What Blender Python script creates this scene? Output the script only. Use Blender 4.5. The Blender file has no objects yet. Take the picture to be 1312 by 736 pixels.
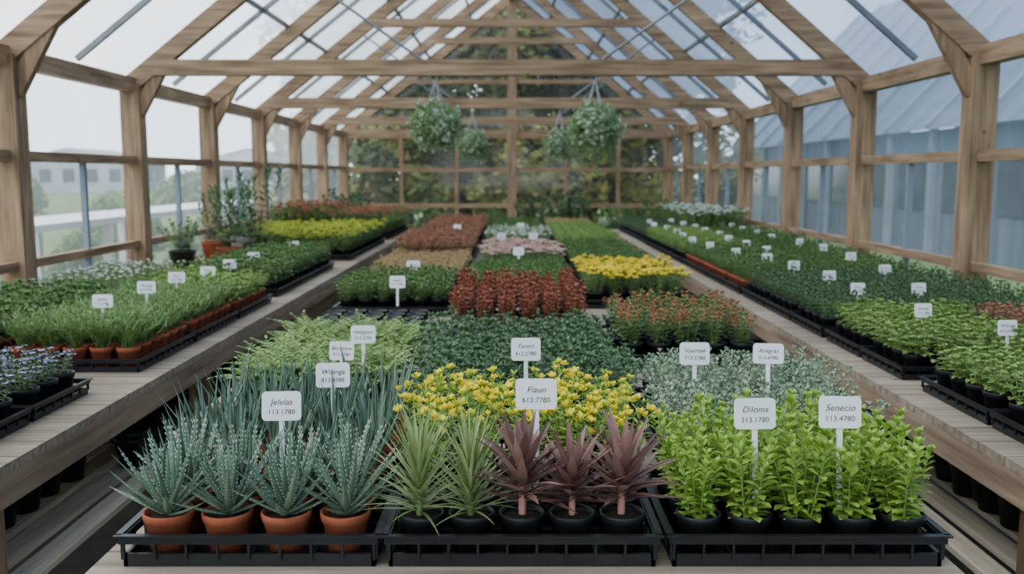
import bpy, math, random
import numpy as np
from mathutils import Vector, Matrix
R = random.Random(7)
pi = math.pi

# ------------------------------------------------------------------ materials
def lin(c):
    c = c/255.0
    return c/12.92 if c <= .04045 else ((c+.055)/1.055)**2.4
def col(r, g, b): return (lin(r), lin(g), lin(b), 1)
def soft(c):
    l = .3*c[0]+.59*c[1]+.11*c[2]
    return tuple(min(252, (l+(v-l)*.88)*1.05+3) for v in c)
MATS = {}
def new_mat(name):
    m = bpy.data.materials.new(name); m.use_nodes = True
    nt = m.node_tree; nt.nodes.clear()
    out = nt.nodes.new('ShaderNodeOutputMaterial')
    MATS[name] = m
    return m, nt, out
def ramp(nt, stops):
    r = nt.nodes.new('ShaderNodeValToRGB')
    e = r.color_ramp.elements
    while len(e) < len(stops): e.new(.5)
    for i, (p, c) in enumerate(stops):
        e[i].position = p; e[i].color = c
    return r
def mat_leaf(name, c1, c2, rough=.5, trans=.25, spots=None, spec=.3):
    c1, c2 = soft(c1), soft(c2)
    m, nt, out = new_mat(name)
    g = nt.nodes.new('ShaderNodeNewGeometry')
    tc = nt.nodes.new('ShaderNodeTexCoord')
    nz = nt.nodes.new('ShaderNodeTexNoise'); nz.inputs['Scale'].default_value = 30
    nt.links.new(tc.outputs['Object'], nz.inputs['Vector'])
    mx = nt.nodes.new('ShaderNodeMath'); mx.operation = 'MULTIPLY_ADD'
    mx.inputs[1].default_value = .7
    nt.links.new(g.outputs['Random Per Island'], mx.inputs[0])
    ml = nt.nodes.new('ShaderNodeMath'); ml.operation = 'MULTIPLY'; ml.inputs[1].default_value = .35
    nt.links.new(nz.outputs['Fac'], ml.inputs[0]); nt.links.new(ml.outputs[0], mx.inputs[2])
    r = ramp(nt, [(0.1, col(*c1)), (.9, col(*c2))])
    nt.links.new(mx.outputs[0], r.inputs[0])
    c = r.outputs[0]
    if spots:
        v = nt.nodes.new('ShaderNodeTexVoronoi'); v.inputs['Scale'].default_value = spots[0]
        nt.links.new(tc.outputs['Object'], v.inputs['Vector'])
        rr = ramp(nt, [(.13, (1, 1, 1, 1)), (.24, (0, 0, 0, 1))])
        nt.links.new(v.outputs['Distance'], rr.inputs[0])
        mm = nt.nodes.new('ShaderNodeMix'); mm.data_type = 'RGBA'
        nt.links.new(rr.outputs[0], mm.inputs[0]); nt.links.new(c, mm.inputs[6])
        mm.inputs[7].default_value = col(*spots[1])
        c = mm.outputs[2]
    p = nt.nodes.new('ShaderNodeBsdfPrincipled')
    nt.links.new(c, p.inputs['Base Color']); p.inputs['Roughness'].default_value = rough
    p.inputs['Specular IOR Level'].default_value = spec
    if trans > 0:
        t = nt.nodes.new('ShaderNodeBsdfTranslucent'); nt.links.new(c, t.inputs['Color'])
        ms = nt.nodes.new('ShaderNodeMixShader'); ms.inputs[0].default_value = trans
        nt.links.new(p.outputs[0], ms.inputs[1]); nt.links.new(t.outputs[0], ms.inputs[2])
        nt.links.new(ms.outputs[0], out.inputs[0])
    else:
        nt.links.new(p.outputs[0], out.inputs[0])
def mat_noise(name, c1, c2, scale=(5, 5, 5), rough=.7, bump=0, detail=4, spec=.3, metal=0, ns=1.0):
    m, nt, out = new_mat(name)
    tc = nt.nodes.new('ShaderNodeTexCoord'); mp = nt.nodes.new('ShaderNodeMapping')
    mp.inputs['Scale'].default_value = scale
    nz = nt.nodes.new('ShaderNodeTexNoise'); nz.inputs['Scale'].default_value = ns; nz.inputs['Detail'].default_value = detail
    nt.links.new(tc.outputs['Object'], mp.inputs[0]); nt.links.new(mp.outputs[0], nz.inputs['Vector'])
    r = ramp(nt, [(.3, col(*c1)), (.7, col(*c2))]); nt.links.new(nz.outputs['Fac'], r.inputs[0])
    c = r.outputs[0]
    if name.startswith('wood') or name.startswith('bench'):
        n2 = nt.nodes.new('ShaderNodeTexNoise'); n2.inputs['Scale'].default_value = 1.6; n2.inputs['Detail'].default_value = 3
        nt.links.new(tc.outputs['Object'], n2.inputs['Vector'])
        r2 = ramp(nt, [(.3, (.68, .66, .64, 1)), (.65, (1, 1, 1, 1))]); nt.links.new(n2.outputs['Fac'], r2.inputs[0])
        v = nt.nodes.new('ShaderNodeTexVoronoi'); v.inputs['Scale'].default_value = 4.5
        nt.links.new(tc.outputs['Object'], v.inputs['Vector'])
        r3 = ramp(nt, [(.04, (.35, .28, .22, 1)), (.09, (1, 1, 1, 1))]); nt.links.new(v.outputs['Distance'], r3.inputs[0])
        for rr in (r2, r3):
            mm = nt.nodes.new('ShaderNodeMix'); mm.data_type = 'RGBA'; mm.blend_type = 'MULTIPLY'; mm.inputs[0].default_value = 1
            nt.links.new(c, mm.inputs[6]); nt.links.new(rr.outputs[0], mm.inputs[7]); c = mm.outputs[2]
    p = nt.nodes.new('ShaderNodeBsdfPrincipled')
    nt.links.new(c, p.inputs['Base Color']); p.inputs['Roughness'].default_value = rough
    p.inputs['Specular IOR Level'].default_value = spec; p.inputs['Metallic'].default_value = metal
    if bump:
        b = nt.nodes.new('ShaderNodeBump'); b.inputs['Strength'].default_value = bump; b.inputs['Distance'].default_value = .01
        nt.links.new(nz.outputs['Fac'], b.inputs['Height']); nt.links.new(b.outputs[0], p.inputs['Normal'])
    nt.links.new(p.outputs[0], out.inputs[0])
def mat_glass(name, haze, tint, gloss=.05, hazecol=(224, 231, 238)):
    m, nt, out = new_mat(name)
    tr = nt.nodes.new('ShaderNodeBsdfTransparent'); tr.inputs[0].default_value = tint
    tl = nt.nodes.new('ShaderNodeBsdfTranslucent'); tl.inputs[0].default_value = col(*hazecol)
    df = nt.nodes.new('ShaderNodeBsdfDiffuse'); df.inputs[0].default_value = col(*hazecol)
    gl = nt.nodes.new('ShaderNodeBsdfGlossy'); gl.inputs['Roughness'].default_value = .08
    m0 = nt.nodes.new('ShaderNodeMixShader'); m0.inputs[0].default_value = .2
    nt.links.new(tl.outputs[0], m0.inputs[1]); nt.links.new(df.outputs[0], m0.inputs[2])
    m1 = nt.nodes.new('ShaderNodeMixShader')
    tc = nt.nodes.new('ShaderNodeTexCoord'); nz = nt.nodes.new('ShaderNodeTexNoise'); nz.inputs['Scale'].default_value = .8
    nt.links.new(tc.outputs['Object'], nz.inputs['Vector'])
    mr = nt.nodes.new('ShaderNodeMapRange'); mr.inputs['From Min'].default_value = .3; mr.inputs['From Max'].default_value = .7
    mr.inputs['To Min'].default_value = haze*.75; mr.inputs['To Max'].default_value = min(1, haze*1.25)
    nt.links.new(nz.outputs['Fac'], mr.inputs[0]); nt.links.new(mr.outputs[0], m1.inputs[0])
    nt.links.new(tr.outputs[0], m1.inputs[1]); nt.links.new(m0.outputs[0], m1.inputs[2])
    m2 = nt.nodes.new('ShaderNodeMixShader'); m2.inputs[0].default_value = gloss
    nt.links.new(m1.outputs[0], m2.inputs[1]); nt.links.new(gl.outputs[0], m2.inputs[2])
    nt.links.new(m2.outputs[0], out.inputs[0])

WC1, WC2 = (112, 88, 67), (172, 144, 114)
mat_noise('wood_x', WC1, WC2, (2, 28, 28), .65, .15)
mat_noise('wood_y', WC1, WC2, (28, 2, 28), .65, .15)
mat_noise('wood_z', WC1, WC2, (28, 28, 2), .65, .15)
mat_noise('bench_wood_x', (130, 117, 101), (178, 163, 143), (2, 40, 30), .75, .2)
mat_noise('bench_wood_y', (124, 103, 83), (174, 152, 127), (40, 2, 30), .75, .2)
mat_noise('shelf_slat', (170, 156, 136), (214, 200, 178), (40, 2, 30), .8, .2)
mat_noise('black_plastic', (18, 19, 21), (32, 33, 36), (8, 8, 8), .42, 0, spec=.45)
mat_noise('terracotta', (142, 72, 48), (176, 98, 68), (14, 14, 14), .8, .1)
mat_noise('soil', (28, 21, 16), (62, 48, 38), (160, 160, 160), .95, .6)
mat_noise('metal_grey', (96, 100, 104), (126, 130, 134), (5, 5, 5), .4, 0, metal=.6)
mat_noise('label_white', (228, 230, 232), (240, 241, 242), (5, 5, 5), .45)
mat_noise('ink', (40, 40, 46), (52, 52, 58), (5, 5, 5), .6)
mat_noise('concrete', (98, 96, 90), (138, 134, 126), (3, 3, 3), .85, .15, detail=8)
mat_noise('grass', (66, 88, 44), (108, 130, 68), (2.2, 2.2, 2.2), .95, .3, detail=10)
mat_noise('white_paint', (190, 194, 198), (212, 214, 216), (2, 2, 2), .6)
mat_noise('white_ceramic', (205, 205, 200), (225, 225, 220), (4, 4, 4), .3)
mat_noise('house_wall', (140, 148, 158), (168, 174, 182), (1, 1, 1), .8)
mat_noise('dark_window', (48, 56, 66), (72, 82, 94), (2, 2, 2), .2)
mat_noise('roof_tile', (100, 106, 114), (126, 130, 138), (3, 3, 3), .8)
mat_noise('blue_cladding', (70, 82, 98), (94, 106, 124), (.8, 8, .3), .6)
mat_noise('blue_roof', (74, 90, 110), (96, 112, 134), (.8, 4, .3), .6)
mat_noise('steel_blue_post', (104, 116, 130), (128, 140, 154), (2, 2, 2), .5)
mat_noise('bark', (52, 42, 34), (88, 74, 60), (14, 14, 3), .9, .5)
mat_noise('coir', (74, 54, 36), (110, 84, 56), (60, 60, 60), .95, .4)
mat_noise('chain_metal', (150, 152, 154), (180, 182, 184), (5, 5, 5), .4, 0, metal=.3)
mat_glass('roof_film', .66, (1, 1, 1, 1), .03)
mat_glass('roof_film_dim_sky', .58, (.72, .79, .86, 1), .03, (166, 183, 203))  # same roof film, right slope: dimmer, bluer skylight painted into its colour
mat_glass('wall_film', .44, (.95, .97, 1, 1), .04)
mat_glass('wall_film_dim_sky', .38, (.84, .89, .94, 1), .05, (176, 191, 208))  # right wall copy: the duller blue light of that side is in the colour
mat_glass('wall_glass', .17, (.93, .96, .97, 1), .05)
mat_glass('clear_glass', .06, (.92, .96, .95, 1), .04)

mat_leaf('aloe', (66, 92, 74), (112, 136, 108), .45, .06, (200, (160, 180, 160)))
mat_leaf('aloe_tooth', (160, 180, 158), (180, 196, 174), .5, 0)
mat_leaf('spear', (66, 94, 78), (114, 138, 114), .42, .06)
mat_leaf('yucca', (80, 112, 50), (164, 178, 116), .4, .2)
mat_leaf('cordyline', (86, 52, 50), (152, 112, 102), .45, .2)
mat_leaf('cord_stem', (180, 116, 110), (200, 138, 126), .5, 0)
mat_leaf('bright', (100, 146, 38), (174, 202, 80), .4, .35)
mat_leaf('midgreen', (58, 94, 44), (112, 144, 76), .5, .25)
mat_leaf('dark', (44, 76, 46), (94, 126, 78), .42, .2)
mat_leaf('fern', (94, 134, 54), (150, 178, 94), .5, .3)
mat_leaf('blade', (66, 104, 44), (126, 156, 84), .5, .3)
mat_leaf('sage', (106, 130, 104), (162, 180, 148), .6, .2)
mat_leaf('redbrown', (112, 52, 38), (172, 94, 68), .5, .25)
mat_leaf('rust', (126, 84, 62), (182, 128, 98), .6, .25)
mat_leaf('tan', (150, 120, 82), (194, 164, 120), .6, .25)
mat_leaf('orange', (140, 84, 54), (176, 120, 80), .6, .25)
mat_leaf('stem', (96, 124, 62), (120, 144, 80), .6, 0)
mat_leaf('yellow', (250, 204, 10), (255, 232, 60), .5, .3)
mat_leaf('yellowgreen', (160, 176, 40), (214, 210, 76), .5, .3)
mat_leaf('pink', (204, 160, 156), (232, 202, 192), .6, .3)
mat_leaf('red', (164, 80, 74), (206, 130, 110), .6, .3)
mat_leaf('white', (222, 226, 214), (242, 244, 236), .6, .3)
mat_leaf('purple', (140, 130, 186), (190, 180, 222), .6, .3)
mat_leaf('basket_green', (92, 130, 76), (150, 178, 126), .5, .35)
mat_leaf('tree_dark', (40, 56, 28), (84, 98, 46), .7, .3)
mat_leaf('tree_light', (104, 108, 46), (168, 158, 82), .7, .3)

# ------------------------------------------------------------------ geometry
class Geo:
    def __init__(s): s.V = []; s.F = []; s.M = []; s.n = 0; s.S = []
    def add(s, V, F, m, smooth=True):
        V = np.asarray(V, float); F = np.asarray(F, int)
        s.V.append(V); s.F.append(F+s.n); s.M += [m]*len(F); s.S.append(np.full(len(F), smooth)); s.n += len(V)
    def merge(s, g, loc=(0, 0, 0), rz=0, sc=1, M=None, zs=1):
        V = np.concatenate(g.V)*sc
        V = V*np.array([1, 1, zs])
        if M is not None: V = V @ np.array(M).T
        c, q = math.cos(rz), math.sin(rz)
        V = V @ np.array([[c, -q, 0], [q, c, 0], [0, 0, 1]]).T + np.array(loc)
        s.V.append(V); s.F.append(np.concatenate(g.F)+s.n); s.M += g.M; s.S += g.S; s.n += len(V)
    def mesh(s, name):
        V = np.concatenate(s.V); F = np.concatenate(s.F); S = np.concatenate(s.S)
        names = sorted(set(s.M)); idx = {k: i for i, k in enumerate(names)}
        me = bpy.data.meshes.new(name)
        me.vertices.add(len(V)); me.vertices.foreach_set('co', V.ravel())
        me.loops.add(F.size); me.loops.foreach_set('vertex_index', F.ravel().astype(np.int32))
        me.polygons.add(len(F)); me.polygons.foreach_set('loop_start', np.arange(0, F.size, 4, dtype=np.int32))
        for k in names: me.materials.append(MATS[k])
        me.polygons.foreach_set('material_index', np.array([idx[k] for k in s.M], dtype=np.int32))
        me.polygons.foreach_set('use_smooth', S)
        me.update(calc_edges=True)
        return me
def obj(name, data, loc=(0, 0, 0), rz=0, parent=None):
    if isinstance(data, Geo): data = data.mesh(name)
    o = bpy.data.objects.new(name, data); o.location = loc; o.rotation_euler = (0, 0, rz)
    bpy.context.collection.objects.link(o)
    if parent: o.parent = parent
    return o

CUBE_F = [(0, 3, 2, 1), (4, 5, 6, 7), (0, 1, 5, 4), (1, 2, 6, 5), (2, 3, 7, 6), (3, 0, 4, 7)]
def box(g, x0, x1, y0, y1, z0, z1, m):
    V = [(x0, y0, z0), (x1, y0, z0), (x1, y1, z0), (x0, y1, z0), (x0, y0, z1), (x1, y0, z1), (x1, y1, z1), (x0, y1, z1)]
    g.add(V, CUBE_F, m, False)
def beam(g, p, q, w, h, m, up=(0, 0, 1)):
    p, q = Vector(p), Vector(q); d = (q-p).normalized(); up = Vector(up)
    if abs(d.dot(up)) > .99: up = Vector((0, 1, 0))
    s = d.cross(up).normalized(); u = s.cross(d).normalized()
    V = []
    for e in (p, q):
        for a, b in ((-1, -1), (1, -1), (1, 1), (-1, 1)):
            V.append(tuple(e+s*(a*w/2)+u*(b*h/2)))
    g.add(V, [(0, 3, 2, 1), (4, 5, 6, 7), (0, 1, 5, 4), (1, 2, 6, 5), (2, 3, 7, 6), (3, 0, 4, 7)], m, False)
def lathe(g, prof, n, m, c=(0, 0, 0), smooth=True):
    V = []; F = []
    for r, z in prof:
        for i in range(n):
            a = 2*pi*i/n; V.append((c[0]+r*math.cos(a), c[1]+r*math.sin(a), c[2]+z))
    for k in range(len(prof)-1):
        for i in range(n):
            j = (i+1) % n
            F.append((k*n+i, k*n+j, (k+1)*n+j, (k+1)*n+i))
    g.add(V, F, m, smooth)
def tube(g, pts, r, m, n=4, r2=None):
    pts = [Vector(p) for p in pts]; V = []; F = []
    if r2 is None: r2 = r
    for k, p in enumerate(pts):
        d = (pts[min(k+1, len(pts)-1)]-pts[max(k-1, 0)]).normalized()
        a = d.cross(Vector((.31, .95, .05))).normalized(); b = d.cross(a)
        rr = r+(r2-r)*k/(len(pts)-1)
        for i in range(n):
            t = 2*pi*i/n; V.append(tuple(p+a*(rr*math.cos(t))+b*(rr*math.sin(t))))
    for k in range(len(pts)-1):
        for i in range(n):
            j = (i+1) % n; F.append((k*n+i, k*n+j, (k+1)*n+j, (k+1)*n+i))
    g.add(V, F, m)
PROF = {
 'ell': lambda t: .12+.88*np.sin(pi*np.clip(t, 0, 1))**.8*(1-.1*t) - .1*(t > .99),
 'spike': lambda t: np.maximum(.03, (1-t)**.75*(.8+.4*np.minimum(1, t*4)*(1-t))),
 'lance': lambda t: np.maximum(.04, np.abs(np.sin(pi*t**.65))**.8+.25*(1-t)),
 'spoon': lambda t: np.maximum(.1, .12+.95*np.abs(np.sin(pi*t**1.6))**.9),
 'round': lambda t: .15+.9*np.sqrt(np.maximum(0, 1-(2*t-1)**2)),
}
def leaf(g, p, az, L, W, a0, droop, m, nseg=4, fold=.3, prof='ell', roll=0):
    t = np.linspace(0, 1, nseg+1); ang = a0-droop*t
    am = (ang[1:]+ang[:-1])/2; st = L/nseg
    y = np.concatenate([[0], np.cumsum(np.cos(am)*st)]); z = np.concatenate([[0], np.cumsum(np.sin(am)*st)])
    w = np.nan_to_num(PROF[prof](t), nan=.05)*W/2
    ny, nz = -np.sin(ang), np.cos(ang)
    V = np.zeros((nseg+1, 3, 3))
    for k, sx in enumerate((-1, 0, 1)):
        lift = abs(sx)*fold*w + sx*roll*w
        V[:, k, 0] = sx*w*math.sqrt(max(.2, 1-min(fold, .9)**2)); V[:, k, 1] = y+ny*lift; V[:, k, 2] = z+nz*lift
    V = V.reshape(-1, 3)
    c, s = math.cos(az), math.sin(az)
    V = V @ np.array([[c, -s, 0], [s, c, 0], [0, 0, 1]]).T + np.array(p)
    F = []
    for i in range(nseg):
        for k in (0, 1):
            F.append((i*3+k, i*3+k+1, (i+1)*3+k+1, (i+1)*3+k))
    g.add(V, F, m)
def thick_leaf(g, p, az, L, W, a0, droop, m, nseg=7, teeth=None, th=.45):
    t = np.linspace(0, 1, nseg+1); ang = a0-droop*t
    am = (ang[1:]+ang[:-1])/2; st = L/nseg
    y = np.concatenate([[0], np.cumsum(np.cos(am)*st)]); z = np.concatenate([[0], np.cumsum(np.sin(am)*st)])
    w = np.maximum(.04, (1-t)**.7*(.85+.5*t*(1-t)))*W/2
    ny, nz = -np.sin(ang), np.cos(ang)
    pts = [(-1, .15), (-.5, .0), (.5, .0), (1, .15), (.55, -th*1.3), (-.55, -th*1.3)]
    n = len(pts); V = np.zeros((nseg+1, n, 3))
    for k, (a, b) in enumerate(pts):
        V[:, k, 0] = a*w; V[:, k, 1] = y+ny*b*w; V[:, k, 2] = z+nz*b*w
    c, s = math.cos(az), math.sin(az); RM = np.array([[c, -s, 0], [s, c, 0], [0, 0, 1]]).T
    F = []
    for i in range(nseg):
        for k in range(n):
            j = (k+1) % n; F.append((i*n+k, i*n+j, (i+1)*n+j, (i+1)*n+k))
    g.add(V.reshape(-1, 3) @ RM+np.array(p), F, m)
    if teeth:
        nt_ = 12; TV = []; TF = []
        for i in range(nt_):
            tt = .08+.84*i/nt_
            for sgn in (-1, 1):
                yy = np.interp(tt, t, y); zz = np.interp(tt, t, z); ww = np.interp(tt, t, w)
                y2 = np.interp(tt+.045, t, y); z2 = np.interp(tt+.045, t, z)
                k = len(TV); e = .0042*(1-.5*tt)
                TV += [(sgn*ww*.92, yy, zz), (sgn*ww*.92, y2, z2), (sgn*(ww+e), y2, z2), (sgn*(ww+e), y2-.0002, z2-.0002)]
                TF.append((k, k+1, k+2, k+3))
        g.add(np.array(TV) @ RM+np.array(p), TF, teeth)

def flower(g, p, r, m, kind='cup'):
    if kind == 'pom':
        for ring, (n, a, l) in enumerate(((9, .15, 1), (8, .65, .85), (5, 1.15, .6))):
            for i in range(n):
                leaf(g, p, 2*pi*i/n+ring*.4, r*l, r*.75, a, -.3, m, 2, .2, 'round')
    elif kind == 'cup':
        for i in range(7):
            leaf(g, p, 2*pi*i/7+R.random(), r, r*.9, R.uniform(.1, 1.1), -.4, m, 2, .3, 'round')
    else:
        for i in range(5):
            leaf(g, p, 2*pi*i/5, r, r*.9, .3, .2, m, 2, .2, 'round')
def rosette_aloe(seed):
    R.seed(seed); g = Geo(); n = 30
    for i in range(n):
        f = i/n; az = i*2.399
        thick_leaf(g, (0, 0, .0+.02*f), az, (.125+.035*math.sin(f*pi))*R.uniform(.88, 1.1), .021-.006*f, .36+f*1.05+R.uniform(-.1, .1), R.uniform(-.55, .1), 'aloe', 7, 'aloe_tooth')
    return g
def rosette_spear(seed):
    R.seed(seed); g = Geo(); n = 18
    for i in range(n):
        f = i/n; az = i*2.399
        thick_leaf(g, (.01*math.cos(az), .01*math.sin(az), 0), az, R.uniform(.14, .215), .017, .95+f*.55+R.uniform(-.06, .06), R.uniform(-.2, .1), 'spear', 6, None, .35)
    return g
def rosette_yucca(seed):
    R.seed(seed); g = Geo(); n = 100
    tube(g, [(0, 0, -.01), (0, 0, .07)], .007, 'stem', 6)
    for i in range(n):
        f = i/n; az = i*2.399
        leaf(g, (0, 0, .005+.08*f), az, R.uniform(.12, .16), .009, .3+f*1.15, R.uniform(.1, .5), 'yucca', 5, .35, 'spike')
    return g
def rosette_cord(seed):
    R.seed(seed); g = Geo(); n = 46
    tube(g, [(0, 0, -.01), (0, 0, .08)], .008, 'cord_stem', 6)
    for i in range(n):
        f = i/n; az = i*2.399
        leaf(g, (0, 0, .03+.055*f), az, R.uniform(.115, .16), .020, .2+f*1.15, R.uniform(-.1, .6), 'cordyline', 6, .4, 'lance')
    return g
def stemmy(seed, stems=5, h=.18, spread=.045, tilt=.3, nodes=6, L=.035, W=.02, leafm='bright', prof='ell', a_lo=.1, a_hi=1.1, droop=.4,
           top=4, whorl=2, fl=None, flr=.012, flk='cup', flp=1.0, nseg=3, lo=.15, fold=.3, topm=None, fls=1, topp=1.0):
    R.seed(seed); g = Geo()
    for i in range(stems):
        az = i*2.399+R.uniform(-.4, .4); rr = spread*math.sqrt((i+.3)/stems)
        ti = tilt*(rr/spread)*R.uniform(.7, 1.2); hh = h*R.uniform(.78, 1.08)
        b = Vector((rr*.45*math.cos(az), rr*.45*math.sin(az), 0)); tip = b+Vector((math.cos(az)*math.sin(ti), math.sin(az)*math.sin(ti), math.cos(ti)))*hh
        mid = (b+tip)/2+Vector((0, 0, .01))
        tm = topm if (topm and R.random() < topp) else None
        def P(t): return b*(1-t)**2+mid*2*t*(1-t)+tip*t*t
        tube(g, [P(0), P(.5), P(1)], .0022, 'stem', 3, .0012)
        for k in range(nodes):
            t = lo+(1-lo)*k/max(1, nodes-1); p = P(t)
            for w in range(whorl):
                a = k*1.57+w*2*pi/whorl+az+R.uniform(-.3, .3)
                s = (1.0-.35*t)*R.uniform(.8, 1.15)
                mm = tm if (tm and t > .7) else leafm
                leaf(g, tuple(p), a, L*s, W*s, a_lo+(a_hi-a_lo)*t**2+R.uniform(-.15, .15), droop*R.uniform(.5, 1.4), mm, nseg, fold, prof)
        for w in range(top):
            leaf(g, tuple(tip), w*2*pi/max(1, top)+az, L*.6, W*.6, 1.1, .3, tm or leafm, nseg, fold, prof)
        if fl and R.random() < flp:
            for q in range(fls):
                o = Vector((R.uniform(-.02, .02), R.uniform(-.02, .02), R.uniform(-.02, .012))) if q else Vector((0, 0, .006))
                flower(g, tuple(tip+o), flr*R.uniform(.85, 1.15), fl, flk)
    return g
def fernlike(seed, n=14, L=.15, m='fern', pin=9, pl=.034):
    R.seed(seed); g = Geo()
    for i in range(n):
        az = i*2.399; a0 = .55+.8*i/n; dr = R.uniform(.7, 1.3); LL = L*R.uniform(.8, 1.1)
        pts = [Vector((0, 0, 0))]; ns = pin
        dirs = []
        for k in range(ns):
            a = a0-dr*k/ns; d = Vector((-math.sin(az)*math.cos(a), math.cos(az)*math.cos(a), math.sin(a))); pts.append(pts[-1]+d*LL/ns); dirs.append(a)
        tube(g, pts[::3], .0012, 'stem', 3)
        for k in range(1, ns+1):
            s = math.sin(pi*(k/ns)**.8*.85+.3)
            for sg in (-1, 1):
                leaf(g, tuple(pts[k]), az+sg*1.15, pl*s, .016*s+.004, dirs[k-1]*.5+.1, .4, m, 2, .15, 'ell')
        leaf(g, tuple(pts[-1]), az, pl*.7, .012, dirs[-1], .3, m, 2, .15, 'ell')
    return g
def grassy(seed, blades=60, L=.2, m='midgreen', W=.005, sp=.04, dr=(.1, .9)):
    R.seed(seed); g = Geo()
    for i in range(blades):
        az = R.uniform(0, 2*pi); r = R.uniform(0, sp*.6); a = R.uniform(0, 2*pi)
        LL = L*R.uniform(.6, 1.05); a0 = R.uniform(.85, 1.5); dr_ = R.uniform(*dr)
        p = (r*math.cos(a), r*math.sin(a), 0)
        leaf(g, p, az, LL, W, a0, dr_, m, 5, .3, 'spike')
        d = Vector((-math.sin(az)*math.cos(a0-.3*dr_), math.cos(az)*math.cos(a0-.3*dr_), math.sin(a0-.3*dr_)))
        for q in (.45, .62, .78):
            pp = Vector(p)+d*LL*q
            leaf(g, tuple(pp), az+R.choice((-1, 1))*R.uniform(.5, 1.5), .035, .007, R.uniform(.3, 1.1), .5, m, 2, .2, 'ell')
    return g
SP = {}
def species(name, fn, count=3, **k):
    SP[name] = [fn(i*13+len(name)*7+1, **k) for i in range(count)]
species('aloe', rosette_aloe, 4)
species('spear', rosette_spear, 5)
species('yucca', rosette_yucca, 3)
species('cord', rosette_cord, 3)
species('bright', stemmy, 5, stems=9, h=.15, spread=.05, tilt=.3, nodes=10, L=.034, W=.017, leafm='bright', prof='spoon', a_lo=.1, a_hi=1.15, whorl=3, top=5, lo=.04)
species('yellowfl', stemmy, 4, stems=10, h=.165, spread=.06, tilt=.4, nodes=7, L=.036, W=.014, leafm='bright', fl='yellow', flr=.0165, flp=.8, flk='cup', fls=2)
species('darkfol', stemmy, 4, stems=9, h=.11, spread=.07, tilt=.85, nodes=5, L=.05, W=.022, leafm='dark', a_lo=.2, a_hi=.4, droop=.8, top=5, whorl=3)
species('fern', fernlike, 3)
species('redb', stemmy, 4, stems=7, h=.15, spread=.035, tilt=.25, nodes=8, L=.036, W=.022, leafm='redbrown', whorl=3, a_lo=.4, lo=.05)
species('rust', stemmy, 3, stems=8, h=.10, spread=.05, tilt=.45, nodes=5, L=.036, W=.022, leafm='rust', whorl=3)
species('greenlow', stemmy, 3, stems=9, h=.10, spread=.055, tilt=.6, nodes=5, L=.032, W=.018, leafm='midgreen', whorl=3)
species('greenlite', stemmy, 3, stems=9, h=.09, spread=.055, tilt=.6, nodes=5, L=.032, W=.018, leafm='fern', whorl=3)
species('sage', stemmy, 4, stems=10, h=.115, spread=.065, tilt=.75, nodes=7, L=.032, W=.013, leafm='sage', whorl=3)
species('orangegreen', stemmy, 4, stems=9, h=.13, spread=.05, tilt=.4, nodes=7, L=.034, W=.015, leafm='midgreen', topm='orange', topp=.35, whorl=3)
species('marigold', stemmy, 4, stems=10, h=.11, spread=.06, tilt=.55, nodes=5, L=.032, W=.013, leafm='midgreen', fl='yellow', flr=.021, flk='pom', flp=.95, whorl=3)
species('tan', stemmy, 3, stems=9, h=.09, spread=.055, tilt=.6, nodes=5, L=.032, W=.014, leafm='tan', whorl=3)
species('pink', stemmy, 3, stems=9, h=.11, spread=.06, tilt=.55, nodes=4, L=.03, W=.014, leafm='midgreen', fl='pink', flr=.022, flk='pom', flp=.8)
species('purple', stemmy, 3, stems=9, h=.1, spread=.06, tilt=.7, nodes=5, L=.028, W=.014, leafm='dark', fl='purple', flr=.015, flk='flat', flp=.9, whorl=3, fls=2)
species('whitefl', stemmy, 3, stems=9, h=.12, spread=.06, tilt=.6, nodes=5, L=.03, W=.014, leafm='midgreen', fl='white', flr=.016, flk='pom', whorl=3, flp=.45)
species('redfl', stemmy, 3, stems=9, h=.16, spread=.06, tilt=.5, nodes=6, L=.036, W=.016, leafm='midgreen', fl='red', flr=.022, flk='pom', whorl=3, flp=.4)
species('yg', stemmy, 3, stems=9, h=.12, spread=.06, tilt=.6, nodes=5, L=.034, W=.018, leafm='midgreen', fl='yellowgreen', flr=.022, flk='pom', whorl=3, flp=.65)
species('grass', grassy, 4, blades=60, L=.175, m='blade')
species('herb', stemmy, 4, stems=9, h=.12, spread=.06, tilt=.5, nodes=5, L=.045, W=.026, leafm='midgreen', whorl=3, droop=.8)
species('clover', stemmy, 4, stems=10, h=.1, spread=.065, tilt=.65, nodes=4, L=.032, W=.026, leafm='fern', whorl=3, prof='round', droop=.4)
species('darklow', stemmy, 3, stems=10, h=.11, spread=.06, tilt=.6, nodes=5, L=.03, W=.015, leafm='dark', whorl=3)

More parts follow.
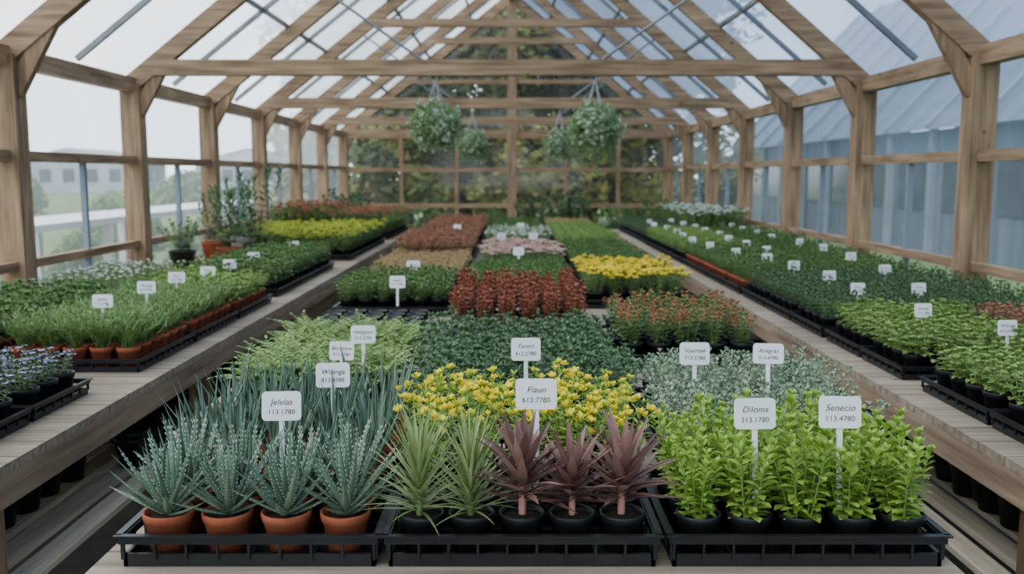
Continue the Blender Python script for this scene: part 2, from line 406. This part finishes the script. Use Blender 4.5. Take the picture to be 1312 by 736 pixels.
def pot_geo(kind, r=.047, h=.088, n=20, soil=True):
    g = Geo(); m = {'terra': 'terracotta', 'white': 'white_ceramic'}.get(kind, 'black_plastic')
    b = r*.72; rim = .018
    lathe(g, [(.0005, 0), (b, 0), (r*.93, h-rim), (r*1.0, h-rim+.001), (r*1.04, h-.002), (r*1.02, h), (r*.94, h), (r*.9, h-.014)], n, m)
    if soil:
        lathe(g, [(r*.91, h-.012), (r*.5, h-.008), (.0005, h-.006)], n, 'soil')
    return g
def tray_shell(g, W, D, h=.05, m='black_plastic'):
    w, d = W/2, D/2
    box(g, -w+.01, w-.01, -d+.01, d-.01, 0, .004, m)
    lo = .026 if h > .06 else .022
    rm = .015 if h > .06 else .012
    for s in (-1, 1):
        ya, yb = sorted((s*d, s*(d-.008)))
        box(g, -w+.006, w-.006, ya-s*.006, yb-s*.006, 0, lo, m); box(g, -w, w, ya-.002, yb+.002, h-rm, h, m)
        xa, xb = sorted((s*w, s*(w-.008)))
        box(g, xa-s*.006, xb-s*.006, -d+.006, d-.006, 0, lo, m); box(g, xa-.002, xb+.002, -d, d, h-rm, h, m)
        box(g, -w-.008, w+.008, s*d-.006 if s > 0 else -d-.008, s*d+.008 if s > 0 else -d+.006, h, h+.004, m)
        box(g, s*w-.006 if s > 0 else -w-.008, s*w+.008 if s > 0 else -w+.006, -d, d, h, h+.004, m)
    nx = max(3, int(W/.06)); ny = max(3, int(D/.06))
    for i in range(nx+1):
        x = -w+.008+(W-.016)*i/nx
        for s in (-1, 1): box(g, x-.0025, x+.0025, s*(d-.004)-.003, s*(d-.004)+.003, .015, h-.008, m)
        box(g, x-.0015, x+.0015, -d+.01, d-.01, .004, .02, m)
    for i in range(ny+1):
        y = -d+.008+(D-.016)*i/ny
        for s in (-1, 1): box(g, s*(w-.004)-.003, s*(w-.004)+.003, y-.0025, y+.0025, .015, h-.008, m)
        box(g, -w+.01, w-.01, y-.0015, y+.0015, .004, .02, m)
def tray(sp, W, D, nx, ny, pot='black', seed=0, sc=1.0, pr=None, ph=.088, tall=1.0, rows=None, th=.05):
    rr = random.Random(seed); g = Geo(); tray_shell(g, W, D, th)
    mx = (W-.03)/nx; my = (D-.03)/ny
    r = pr or min(mx, my)*.44
    pg = pot_geo(pot, r, ph, 18)
    for j in range(ny):
        for i in range(nx):
            x = -W/2+.015+mx*(i+.5); y = -D/2+.015+my*(j+.5)
            g.merge(pg, (x, y, .005))
            s = sp
            if rows: s = rows[j][i]
            if s is None: continue
            v = rr.choice(SP[s])
            g.merge(v, (x+rr.uniform(-.004, .004), y+rr.uniform(-.004, .004), ph-.004), rr.uniform(0, 6.28), sc*rr.uniform(.85, 1.12), zs=tall)
    return g
T = .82
CACHE = {}
def put(name, sp, X, Y0, Y1, W, nx=None, ny=None, pot='black', sc=1.0, z=T, **k):
    D = Y1-Y0-.02
    nx = nx or max(2, round(W/.115)); ny = ny or max(2, round(D/.115))
    key = (sp, round(W, 2), round(D, 2), nx, ny, pot, sc)
    if k or key not in CACHE:
        if sp is None and not k: k = dict(rows=[[None]*nx]*ny)
        me = tray(sp, W, D, nx, ny, pot, seed=len(bpy.data.meshes), sc=sc, **k).mesh(name)
        if not k: CACHE[key] = me
        rz = 0
    else:
        me = CACHE[key]; rz = pi
    return obj(name, me, (X, (Y0+Y1)/2, z), rz)
def run(name, sp, X, Y0, Y1, W, step=.55, **k):
    n = max(1, round((Y1-Y0)/step)); s = (Y1-Y0)/n
    for i in range(n): put(name, sp, X, Y0+s*i, Y0+s*(i+1), W, **k)

# ------------------------------------------------------------------ centre table
put('aloe_tray', 'aloe', -.525, 1.745, 2.02, .515, 4, 2, 'terra', pr=.05, th=.064, sc=1.05)
put('agave_tray', 'spear', -.55, 2.05, 2.62, .56, 5, 5, 'terra')
put('succulent_and_cordyline_tray', None, .02, 1.745, 1.995, .545, 5, 2, pr=.046, th=.064, sc=1.05,
    rows=[['yucca', 'yucca', 'cord', 'cord', 'cord'], [None]*5])
put('yellow_flower_tray', 'yellowfl', .03, 2.02, 2.50, .60, 5, 4)
put('leafy_shrub_tray', 'bright', .59, 1.745, 2.18, .55, 5, 4, pr=.045, th=.064)
run('sage_tray', 'sage', .67, 2.21, 2.69, .56, .48)
run('sage_tray', 'sage', .72, 2.73, 3.1, .62, .37)
run('dark_foliage_tray', 'darkfol', .03, 2.74, 3.92, .72, .39)
run('fern_tray', 'fern', -.65, 2.92, 3.92, .56, .5)
run('orange_foliage_tray', 'orangegreen', .72, 3.66, 4.42, .60, .36)
run('red_coleus_tray', 'redb', .03, 4.02, 5.12, .66, .55)
run('empty_pot_tray', None, -.68, 4.1, 4.7, .55, .6)
run('compact_green_tray', 'greenlow', -.66, 5.0, 5.8, .64, .4, sc=1.2)
run('marigold_tray', 'marigold', .73, 5.3, 6.3, .62, .5, sc=1.1)
run('compact_green_tray', 'greenlow', .04, 5.35, 6.55, .64, .6, sc=1.1)
run('tan_foliage_tray', 'tan', -.64, 6.1, 7.4, .64, .65)
run('pink_flower_tray', 'pink', .08, 7.0, 8.3, .66, .65)
run('herb_tray', 'greenlow', .74, 6.7, 8.5, .60, .6)
run('russet_foliage_tray', 'rust', -.68, 7.8, 9.7, .68, .63, sc=1.2)
run('white_flower_tray', 'whitefl', .06, 8.7, 10.2, .62, .5)
run('herb_tray', 'greenlite', .74, 8.8, 11.4, .62, .65, sc=1.2)
run('russet_foliage_tray', 'rust', -.66, 10.2, 12.8, .66, .65, sc=1.2)
run('compact_green_tray', 'greenlow', .04, 10.5, 12.7, .62, .55)
run('tan_foliage_tray', 'tan', .74, 11.7, 12.8, .62, .55)

# ------------------------------------------------------------------ left bench
run('pansy_tray', 'purple', -1.80, 2.42, 3.24, .58, .41)
run('pansy_tray', 'purple', -2.44, 2.42, 3.24, .58, .41)
run('seedling_tray', 'grass', -1.75, 3.56, 4.9, .56, .67, pot='terra')
run('herb_tray', 'herb', -2.38, 3.56, 4.9, .58, .67, pot='terra')
run('herb_tray', 'greenlite', -1.75, 4.92, 5.6, .56, .67, pot='terra', sc=1.3)
run('white_flower_tray', 'whitefl', -2.55, 5.3, 6.5, .58, .6, sc=.8)
run('herb_tray', 'herb', -1.80, 5.8, 7.7, .62, .66)
run('yellow_flower_tray', 'yg', -1.83, 8.3, 10.6, .74, .57, sc=1.3)
run('yellow_flower_tray', 'yg', -2.56, 8.9, 10.6, .6, .57, sc=1.2)
run('red_flower_tray', 'redfl', -1.8, 10.95, 12.9, .7, .5, sc=1.4)
run('red_flower_tray', 'redfl', -2.55, 10.95, 12.9, .7, .5, sc=1.7)
# ------------------------------------------------------------------ right bench
run('clover_tray', 'clover', 1.78, 2.3, 3.28, .60, .49)
run('clover_tray', 'clover', 2.42, 2.3, 3.28, .60, .49)
run('clover_tray', 'clover', 1.78, 3.42, 4.3, .60, .44)
run('russet_foliage_tray', 'rust', 2.42, 3.42, 4.3, .60, .44, sc=.9)
run('seedling_tray', 'darklow', 1.78, 4.34, 5.9, .60, .52)
run('seedling_tray', 'darklow', 2.42, 4.34, 5.9, .60, .52)
run('herb_tray', 'greenlow', 1.78, 5.95, 8.0, .60, .51, sc=1.15, pot='terra')
run('seedling_tray', 'greenlow', 2.42, 5.95, 8.0, .60, .51)
run('herb_tray', 'greenlite', 1.78, 8.05, 10.3, .60, .56, sc=1.2)
run('herb_tray', 'greenlow', 2.42, 8.05, 10.3, .60, .56, sc=1.2)
run('seedling_tray', 'darklow', 1.78, 10.35, 12.9, .58, .64)
run('white_flower_tray', 'whitefl', 2.44, 10.9, 12.9, .60, .5, sc=2.1)

# ------------------------------------------------------------------ benches
def bench(name, x0, x1, y0, y1, zt, low=None, fascia=.1):
    g = Geo()
    y = y0
    while y < y1-.01:
        yy = min(y+.145, y1)
        box(g, x0, x1, y+.003, yy-.003, zt-.028, zt-.0005, 'bench_wood_x'); y = yy
    for x in (x0+.0, x1-.04): box(g, x, x+.04, y0, y1, zt-.028-fascia+.01, zt-.029, 'bench_wood_y')
    box(g, x0, x1, y0-.001, y0+.04, zt-.028-fascia+.01, zt-.029, 'bench_wood_x')
    box(g, x0, x1, y1-.04, y1, zt-.028-fascia+.01, zt-.029, 'bench_wood_x')
    n = max(1, round((y1-y0)/1.7))
    for i in range(n+1):
        yy = y0+.05+(y1-y0-.1)*i/n
        for x in (x0+.08, x1-.08):
            box(g, x-.04, x+.04, yy-.04, yy+.04, 0, zt-.03, 'wood_z')
        box(g, x0+.05, x1-.05, yy-.02, yy+.02, .25, .33, 'bench_wood_x')
    if low:
        x = x0+.03
        while x < x1-.1:
            box(g, x, x+.085, y0+.02, y1-.02, low-.02, low, 'shelf_slat'); x += .13
    return obj(name, g)
bench('display_table', -.84, .89, 1.69, 2.69, T)
bench('display_table', -1.03, 1.07, 2.70, 13.0, T)
bench('nursery_bench', -2.95, -1.37, .6, 13.1, T, low=.42)
bench('nursery_bench', 1.37, 2.78, .6, 13.1, T, low=.42)
pe = pot_geo('black', .07, .12, 20, False)
for nm, xs in (('empty_pot_stack', (-1.55, -1.73, -1.91, -2.09)), ('empty_pot_stack', (1.52, 1.70, 1.88, 2.06))):
    g = Geo(); rr = random.Random(3)
    for j in range(30):
        for x in xs:
            if rr.random() < .3: continue
            st = rr.choice([1, 1, 2, 3])
            for q in range(st): g.merge(pe, (x+rr.uniform(-.012, .012), 1.0+j*.165+rr.uniform(-.01, .01), .421+q*.03), rr.random())
    obj(nm, g)

# ------------------------------------------------------------------ greenhouse frame
WL, WR, ZE, ZR = -3.2, 2.97, 2.35, 4.86
YS = [5.95+1.95*i for i in range(-4, 7)]
YF, YB = YS[0], YS[-1]
g = Geo()
for k, y in enumerate(YS):
    i = k-4
    for X in (WL, WR):
        box(g, X-.08, X+.08, y-.075, y+.075, 0, ZE, 'wood_z')
        sx = -1 if X < 0 else 1
        beam(g, (X, y, ZE), (0, y, ZR), .085, .14, 'wood_x')
        beam(g, (X-sx*.05, y, ZE-.24), (X-sx*.32, y, ZE+.24), .06, .10, 'wood_z')
    if i % 2 == 1 and i > 0:
        box(g, WL+.2, WR-.2, y-.05, y+.05, 2.42, 2.55, 'wood_x')
        for s in (-1, 1):
            tube(g, [(s*1.91, y, 3.36), (s*.74, y, 2.54)], .012, 'metal_grey', 6)
    if i == 3: box(g, -1.72, 1.68, y-.04, y+.04, 3.42, 3.52, 'wood_x')
    if i == 5: box(g, -1.3, 1.26, y-.04, y+.04, 3.75, 3.85, 'wood_x')
    if i == -1: box(g, WL, WR, y-.03, y+.03, 2.40, 2.50, 'wood_x')
for X in (WL, WR):
    box(g, X-.05, X+.05, YF, YB, ZE-.07, ZE+.05, 'wood_y')
    box(g, X-.035, X+.035, YF, YB, 1.68, 1.75, 'wood_y')
    box(g, X-.035, X+.035, YF, YB, .98, 1.04, 'wood_y')
    box(g, X-.06, X+.06, YF, YB, 0, .22, 'wood_y')
box(g, -.05, .05, YF, YB, ZR-.08, ZR+.08, 'wood_y')
obj('timber_frame', g)
g = Geo()
for k in range(len(YS)-1):
    y = YS[k]+.975
    for X in (WL, WR):
        beam(g, (X, y, ZE+.09), (0, y, ZR+.09), .035, .04, 'metal_grey')
        box(g, X-.02, X+.02, y-.02, y+.02, .2, 1.68, 'steel_blue_post')
for X in (WL, WR):
    for f in (.27, .52, .77):
        x = X*(1-f); z = ZE+(ZR-ZE)*f+.10
        box(g, x-.018, x+.018, YF, YB, z-.02, z+.02, 'metal_grey')
obj('glazing_bars', g)
zo = .13
g = Geo()
for X, m in ((WL, 'roof_film'), (WR, 'roof_film_dim_sky')):
    g.add([(X*1.04, YF, ZE+zo-.1), (X*1.04, YB, ZE+zo-.1), (0, YB, ZR+zo), (0, YF, ZR+zo)], [(0, 1, 2, 3)], m, False)
obj('ceiling', g)
for nm, x, mt in (('wall_left', WL-.09, 'wall_film'), ('wall_right', WR+.09, 'wall_film_dim_sky')):
    g = Geo()
    for z0, z1, m in ((.1, 1.72, 'wall_glass'), (1.72, ZE+.05, mt)):
        g.add([(x, YF, z0), (x, YB, z0), (x, YB, z1), (x, YF, z1)], [(0, 1, 2, 3)], m, False)
    obj(nm, g)
for nm, y in (('wall_back', YB+.08), ('wall_front', YF-.08)):
    g = Geo()
    g.add([(WL, y, .1), (WR, y, .1), (WR, y, ZE), (WL, y, ZE)], [(0, 1, 2, 3)], 'clear_glass', False)
    g.add([(WL, y, ZE), (WR, y, ZE), (.001, y, ZR), (-.001, y, ZR)], [(0, 1, 2, 3)], 'clear_glass', False)
    obj(nm, g)
    g = Geo(); yy = YB if y > 0 else YF
    box(g, -.09, .09, yy-.08, yy+.06, 0, ZR, 'wood_z')
    for x in (-2.1, -1.05, 1.02, 2.02):
        box(g, x-.035, x+.035, yy-.04, yy+.04, 0, ZE, 'wood_z')
    for z, h in ((.15, .3), (1.0, .08), (1.68, .08), (ZE, .16)):
        box(g, WL, WR, yy-.045, yy+.045, z-h/2, z+h/2, 'wood_x')
    box(g, -1.9, 1.85, yy-.04, yy+.04, 3.28, 3.36, 'wood_x')
    obj('end_wall_framing', g)

g = Geo(); box(g, WL-.3, WR+.3, YF-.5, YB+.4, -.1, 0, 'concrete'); obj('floor', g)
g = Geo(); g.add([(-120, -40, -.06), (80, -40, -.06), (80, 160, -.06), (-120, 160, -.06)], [(0, 1, 2, 3)], 'grass', False); obj('ground', g)

# ------------------------------------------------------------------ hanging baskets
species('basketleaf', stemmy, 3, stems=9, h=.14, spread=.07, tilt=.9, nodes=6, L=.04, W=.02, leafm='basket_green', fl='white', flr=.017, flk='flat', flp=.75, whorl=3, fls=1)
def basket(name, X, Y, zc, ztop, s=1.0, seed=0, trail=.0):
    rr = random.Random(seed); g = Geo(); r = .15*s
    lathe(g, [(.001, -.14*s), (.08*s, -.13*s), (.13*s, -.07*s), (r, 0), (r+.008, .005), (r-.01, .0), (.001, -.02)], 20, 'coir')
    for i in range(70):
        u = rr.uniform(-.7, 1); az = rr.uniform(0, 2*pi); q = math.sqrt(1-u*u)
        n = Vector((q*math.cos(az), q*math.sin(az), u*.85)).normalized()
        M = n.to_track_quat('Z', 'Y').to_matrix()
        g.merge(rr.choice(SP['basketleaf']), tuple(n*(.08*s)), 0, s*rr.uniform(.75, 1.2), M=M)
    for i in range(40 if trail else 16):
        az = rr.uniform(0, 2*pi) if not trail else rr.gauss(-1.2, 1.2); p = Vector((math.cos(az)*r*rr.uniform(.8, 1.2), math.sin(az)*r, -.02)); L = rr.uniform(.15, .24+trail)
        k = int(L/.018)
        tube(g, [p, p+Vector((math.cos(az)*.04, math.sin(az)*.04, -L))], .002, 'stem', 3)
        for j in range(k):
            pp = p+Vector((math.cos(az)*.04*j/k, math.sin(az)*.04*j/k, -L*j/k))
            for w in range(2): leaf(g, tuple(pp), rr.uniform(0, 6.28), .032, .018, .2, .9, 'basket_green', 2, .2)
    for i in range(4):
        a = i*pi/2+.5
        tube(g, [(math.cos(a)*r, math.sin(a)*r, 0), (0, 0, ztop-zc-.03)], .005, 'chain_metal', 4)
    tube(g, [(0, 0, ztop-zc-.04), (.012, 0, ztop-zc-.02), (0, 0, ztop-zc)], .007, 'chain_metal', 5)
    obj(name, g, (X, Y, zc))
basket('hanging_basket', -.64, 7.9, 2.0, 2.42, .95, 1)
basket('hanging_basket', .70, 7.9, 1.97, 2.42, .95, 2, .14)
basket('hanging_basket', -.50, 11.8, 1.96, 2.42, .85, 3)
basket('hanging_basket', .60, 11.8, 1.96, 2.42, .85, 4)

# ------------------------------------------------------------------ tall potted plants
species('shrub', stemmy, 2, stems=22, h=.40, spread=.15, tilt=.6, nodes=12, L=.08, W=.038, leafm='dark', whorl=3)
species('shrubm', stemmy, 2, stems=18, h=.34, spread=.14, tilt=.8, nodes=9, L=.08, W=.035, leafm='midgreen', whorl=3)
species('shrubr', stemmy, 2, stems=14, h=.28, spread=.14, tilt=.7, nodes=9, L=.06, W=.03, leafm='dark', whorl=3, fl='red', flr=.03, flk='pom')
species('tallspiky', stemmy, 2, stems=9, h=.52, spread=.12, tilt=.32, nodes=12, L=.13, W=.022, leafm='dark', whorl=3, a_lo=.3, a_hi=1.2, prof='lance', lo=.1)
def potted(name, sp, X, Y, z, s=1.0, pot='black', pr=.11, ph=.18, v=0):
    g = Geo(); g.merge(pot_geo(pot, pr, ph, 24)); g.merge(SP[sp][v % 2], (0, 0, ph-.01), X*3, s); obj(name, g, (X, Y, z))
potted('potted_dracaena', 'tallspiky', -2.66, 8.2, T, .8, 'terra')
potted('potted_dracaena', 'tallspiky', -2.34, 7.6, T, .95, 'terra', v=1, pr=.10)
potted('potted_dracaena', 'tallspiky', -2.28, 8.1, T, 1.15, 'black', v=0, pr=.10)
potted('potted_shrub', 'shrubm', -2.62, 7.3, T, .7, 'black', v=1)
potted('potted_flowering_shrub', 'shrubr', -2.52, 8.62, T, .9, 'white', pr=.12, ph=.2)
for i, (x, y, s) in enumerate(((.35, 14.0, 1.2), (.9, 14.3, 1.4), (1.6, 14.0, 1.2), (2.3, 13.9, 1.5), (-.3, 14.2, 1.0), (-1.0, 14.2, 1.1), (-1.8, 14.2, 1.2), (-2.5, 13.8, 1.5))):
    potted('potted_shrub', ('shrub', 'shrubm', 'shrubr')[(0, 0, 1, 1, 1, 2, 2, 0)[i]], x, y, .55, s, 'black', v=i)
g = Geo(); box(g, -2.9, 2.7, 13.6, 14.7, .5, .55, 'bench_wood_x')
for x in (-2.8, -1.4, 0, 1.4, 2.6):
    for y in (13.65, 14.65): box(g, x-.04, x+.04, y-.04, y+.04, 0, .5, 'wood_z')
obj('low_display_bench', g)

# ------------------------------------------------------------------ labels
NAMES = ['Jelulas', 'Wilanga', 'Flaun', 'Farmt', 'Helygons', 'Benstlow', 'Vaxmae', 'Anagras', 'Diloma', 'Senecio']
def label_geo(w, h, stake):
    g = Geo(); n = 5; rr = .11*w; pts = []
    for cx, cz, a0 in ((w/2-rr, h/2-rr, 0), (-w/2+rr, h/2-rr, pi/2), (-w/2+rr, -h/2+rr, pi), (w/2-rr, -h/2+rr, 1.5*pi)):
        for i in range(n):
            a = a0+pi/2*i/(n-1); pts.append((cx+rr*math.cos(a), cz+rr*math.sin(a)))
    N = len(pts); V = []; F = []
    for s, yy in ((.001, -.0012), (1, -.0012), (1, .0012), (.001, .0012)):
        for x, z in pts: V.append((x*s, yy, z*s))
    for k in range(3):
        for i in range(N):
            j = (i+1) % N; F.append((k*N+i, k*N+j, (k+1)*N+j, (k+1)*N+i))
    g.add(V, F, 'label_white', False)
    box(g, -.006, .006, .0013, .0033, -h/2-stake, h*.3, 'label_white')
    return g
def label(X, Y, zc, w=.09, h=.068, rz=0, text=True, i=0, tilt=-.12):
    stake = max(.03, zc-.07-h/2)
    e = obj('plant_label', label_geo(w, h, stake), (X, Y, T+zc), rz); e.rotation_euler[0] = tilt
    for k, (s, sz, dz) in enumerate(((NAMES[i % 10], .2, .05), ('%d13.%d780' % (i*7 % 9+1, i*3 % 8+1), .17, -.27))):
        c = bpy.data.curves.new('lettering', 'FONT'); c.body = s; c.size = h*sz*1.4; c.align_x = 'CENTER'
        c.space_character = 1.05; c.materials.append(MATS['ink']); c.shear = .25 if k == 0 else 0
        o = obj('lettering_%d' % (k+1), c, (0, -.0022, h*dz), 0, e); o.rotation_euler = (pi/2, 0, 0)
LB = [(-.52, 2.03, .26, .088, .066, .05), (-.45, 2.27, .278, .084, .062, .1), (.052, 1.93, .312, .088, .066, 0), (.04, 2.62, .277, .085, .066, 0),
      (-.50, 3.05, .245, .082, .06, .1), (-.545, 2.90, .218, .08, .06, -.1), (.52, 2.58, .272, .085, .064, 0), (.73, 2.58, .272, .085, .058, -.15),
      (.50, 1.85, .29, .086, .064, .05), (.675, 1.85, .293, .086, .066, -.03),
      (-.62, 4.95, .2, .085, .065, 0), (-.63, 5.85, .2, .085, .06, 0)]
for i, l in enumerate(LB): label(l[0], l[1], l[2], l[3], l[4], l[5], True, i)
for i, (x, y, z) in enumerate(((-1.75, 3.9, .24), (-1.72, 4.3, .25), (-1.73, 4.72, .25), (-1.76, 5.3, .22), (-1.8, 5.85, .21), (-1.83, 6.5, .2), (-1.8, 7.6, .2))):
    label(x, y, z, .085, .058, .1, True, i)
for i, (x, y) in enumerate(((1.76, 3.9), (1.88, 3.45), (1.76, 4.65), (2.07, 4.65), (1.82, 5.25), (2.28, 5.6), (1.8, 5.85), (1.78, 6.4), (2.4, 6.5))):
    label(x, y, .2, .075, .06, .05, True, i)
for row, x0 in enumerate((1.65, 2.0, 2.45)):
    for j in range(8):
        label(x0+R.uniform(-.06, .06), 6.9+j*.62+row*.2, .2, .065, .055, 0, False, j)
for x, y in ((.05, 6.95), (-.1, 8.6), (.2, 8.65), (-.6, 10.1), (.1, 10.4)): label(x, y, .2, .08, .06, 0, False, 2)

# ------------------------------------------------------------------ outside
def tree_geo(seed, h=8, r=2.6, n=4600, m1='tree_dark', m2='tree_light', pl=.25):
    rr = random.Random(seed); g = Geo()
    tube(g, [(0, 0, -.1), (.1, 0, h*.4), (0, .1, h*.8)], .22, 'bark', 8, .06)
    cl = []
    for i in range(26):
        z = h*rr.uniform(.12, .98); q = r*math.sqrt(max(.05, 1-((z/h-.5)/.55)**2))*rr.uniform(.2, 1); a = rr.uniform(0, 6.28)
        cl.append((Vector((q*math.cos(a), q*math.sin(a), z)), rr.uniform(.5, 1.0), m2 if rr.random() < pl else m1))
        tube(g, [(0, 0, z*.75), tuple(cl[-1][0])], .05, 'bark', 4, .015)
    VV = {m1: [], m2: []}
    for i in range(n):
        c, s, m = rr.choice(cl); d = Vector((rr.gauss(0, 1), rr.gauss(0, 1), rr.gauss(0, .8))).normalized()*s*rr.uniform(.5, 1.05)
        p = c+d; u = Vector((rr.gauss(0, 1), rr.gauss(0, 1), rr.gauss(0, .6))).normalized(); v = u.orthogonal().normalized(); l = rr.uniform(.09, .17)
        VV[m] += [tuple(p-u*l), tuple(p+v*l*.5), tuple(p+u*l), tuple(p-v*l*.5)]
    for m, V in VV.items():
        if V: g.add(V, np.arange(len(V)).reshape(-1, 4), m, False)
    return g
tms = [tree_geo(1, pl=.25).mesh('tree'), tree_geo(2, pl=.5).mesh('tree'), tree_geo(3, 7.5, 3, pl=.8).mesh('tree')]
k = 0
for y, xs in ((21.8, (-3.1, -1.2, 1.3, 3.0)), (24.5, (-3.8, -2, 0, 2.1, 4.0)), (28, (-4.2, -2.5, -.5, 1.6, 3.6, 4.6)), (31, (-3.5, -1.5, .6, 2.6))):
    for x in xs:
        o = obj('tree', tms[(k*2+k//3) % 3], (x, y, -.05), k*1.3); k += 1
def bush_geo(seed):
    rr = random.Random(seed); g = Geo(); V = []
    for i in range(2600):
        d = Vector((rr.gauss(0, 1), rr.gauss(0, 1), abs(rr.gauss(0, 1)))).normalized()*rr.uniform(.6, 1.05); p = Vector((d.x*.7, d.y*.7, d.z*.8))
        u = Vector((rr.gauss(0, 1), rr.gauss(0, 1), rr.gauss(0, .6))).normalized(); v = u.orthogonal().normalized(); l = rr.uniform(.04, .08)
        V += [tuple(p-u*l), tuple(p+v*l*.5), tuple(p+u*l), tuple(p-v*l*.5)]
    g.add(V, np.arange(len(V)).reshape(-1, 4), 'midgreen', False); return g
bm_ = [bush_geo(5).mesh('garden_bush'), bush_geo(6).mesh('garden_bush')]
for i, (x, y, s) in enumerate(((-5.6, 6.6, .8), (-6.0, 8, .9), (-5.7, 10, .9), (-6.6, 11, 1.0), (-5.9, 13, 1.0), (-7.8, 9, 1.0), (-6.8, 15.3, 1.1), (-9, 13, 1.1), (-5.6, 17, 1.1), (-10.5, 16, 1.2), (-12, 20, 1.2), (-8.5, 20, 1.3), (-14, 24, 1.5), (-11, 26, 1.5), (-17, 28, 1.6), (-8, 28, 1.6), (-21, 38, 2.2), (-25, 46, 2.4), (-14, 40, 2.2))):
    o = obj('garden_bush', bm_[i % 2], (x, y, -.08), i); o.scale = (s, s, s)
g = Geo(); box(g, -4.7, -3.9, 5, 15, 1.12, 1.18, 'white_paint')
for y in range(5, 16, 2):
    yc = min(max(y, 5.04), 14.96)
    for x in (-4.65, -3.95): box(g, x-.04, x+.04, yc-.04, yc+.04, -.06, 1.12, 'white_paint')
obj('outdoor_potting_table', g)
def house(name, x, y, w, d, h):
    g = Geo(); box(g, -w/2, w/2, -d/2, d/2, 0, h, 'house_wall')
    for s in (-1, 1):
        V = [(s*(w/2+.4), -d/2-.3, h-.1), (s*(w/2+.4), d/2+.3, h-.1), (0, d/2+.3, h+1.3), (0, -d/2-.3, h+1.3)]
        g.add(V, [(0, 1, 2, 3)], 'roof_tile', False)
        g.add([(-w/2, s*d/2, h), (w/2, s*d/2, h), (.01, s*d/2, h+1.2), (-.01, s*d/2, h+1.2)], [(0, 1, 2, 3)], 'house_wall', False)
    for k in range(int(d/2)):
        yy = -d/2+1+k*2
        box(g, w/2, w/2+.03, yy-.5, yy+.5, .9, 2.1, 'dark_window'); box(g, w/2, w/2+.06, yy-.58, yy+.58, .82, .9, 'white_paint')
    for k in range(int(w/2)):
        xx = -w/2+1+k*2
        box(g, xx-.5, xx+.5, -d/2-.03, -d/2, .9, 2.1, 'dark_window'); box(g, xx-.58, xx+.58, -d/2-.06, -d/2, .82, .9, 'white_paint')
    obj(name, g, (x, y, -.06))
house('house', -38, 84, 10, 9, 2.6); house('house', -25, 92, 10, 8, 2.8); house('house', -52, 96, 12, 9, 2.8); house('house', -46, 78, 6, 6, 2.4)
SE = 34
g = Geo(); box(g, 8.2, 15, -2, SE, -.06, 2.45, 'blue_cladding')
for y in range(-2, SE+1, 2): box(g, 8.08, 8.2, y-.07, y+.07, -.06, 2.5, 'steel_blue_post')
g.add([(8.0, -2.2, 2.45), (8.0, SE+.2, 2.45), (12.5, SE+.2, 7.2), (12.5, -2.2, 7.2)], [(0, 1, 2, 3)], 'blue_roof', False)
g.add([(12.5, -2.2, 7.2), (12.5, SE+.2, 7.2), (17, SE+.2, 2.45), (17, -2.2, 2.45)], [(0, 1, 2, 3)], 'blue_roof', False)
for y in (-2.2, SE+.2): g.add([(8.2, y, 2.4), (15, y, 2.4), (12.51, y, 7.1), (12.49, y, 7.1)], [(0, 1, 2, 3)], 'blue_cladding', False)
for y in range(-2, SE+1, 2): beam(g, (8.0, y, 2.5), (12.5, y, 7.25), .1, .1, 'steel_blue_post')
for y in range(-1, SE, 2): box(g, 8.17, 8.2, y-.6, y+.6, .9, 1.9, 'dark_window')
obj('neighbouring_shed', g)

# ------------------------------------------------------------------ light, world, camera
w = bpy.data.worlds.new('sky'); bpy.context.scene.world = w; w.use_nodes = True
nt = w.node_tree; nt.nodes.clear()
out = nt.nodes.new('ShaderNodeOutputWorld'); bg = nt.nodes.new('ShaderNodeBackground')
tc = nt.nodes.new('ShaderNodeTexCoord'); sx = nt.nodes.new('ShaderNodeSeparateXYZ')
nt.links.new(tc.outputs['Generated'], sx.inputs[0])
mr = nt.nodes.new('ShaderNodeMapRange'); mr.inputs['From Min'].default_value = -1; mr.inputs['From Max'].default_value = 1
nt.links.new(sx.outputs['X'], mr.inputs[0])
nz = nt.nodes.new('ShaderNodeTexNoise'); nz.inputs['Scale'].default_value = 2.0; nz.inputs['Detail'].default_value = 5
nt.links.new(tc.outputs['Generated'], nz.inputs['Vector'])
ad = nt.nodes.new('ShaderNodeMath'); ad.operation = 'MULTIPLY_ADD'; ad.inputs[1].default_value = .3
nt.links.new(nz.outputs['Fac'], ad.inputs[0]); nt.links.new(mr.outputs[0], ad.inputs[2])
r = ramp(nt, [(.2, (.95, .98, 1.0, 1)), (.66, (.70, .79, .9, 1)), (.95, (.2, .28, .4, 1))])
nt.links.new(ad.outputs[0], r.inputs[0]); nt.links.new(r.outputs[0], bg.inputs[0])
bg.inputs[1].default_value = 3.8
nt.links.new(bg.outputs[0], out.inputs[0])
sd = bpy.data.lights.new('sun', 'SUN'); sd.energy = 2.6; sd.angle = math.radians(35); sd.color = (1, .99, .97)
so = bpy.data.objects.new('sun', sd); bpy.context.collection.objects.link(so)
so.rotation_euler = Vector((.45, .5, -1)).to_track_quat('-Z', 'Y').to_euler()
cd = bpy.data.cameras.new('camera'); cam = bpy.data.objects.new('camera', cd); bpy.context.collection.objects.link(cam)
cam.location = (0, 0, 1.6); cam.rotation_euler = (math.radians(90-7), 0, 0)
cd.sensor_width = 36; cd.lens = 36*1180/1312; cd.clip_end = 300
cd.dof.use_dof = True; cd.dof.focus_distance = 2.2; cd.dof.aperture_fstop = 3.6
bpy.context.scene.camera = cam
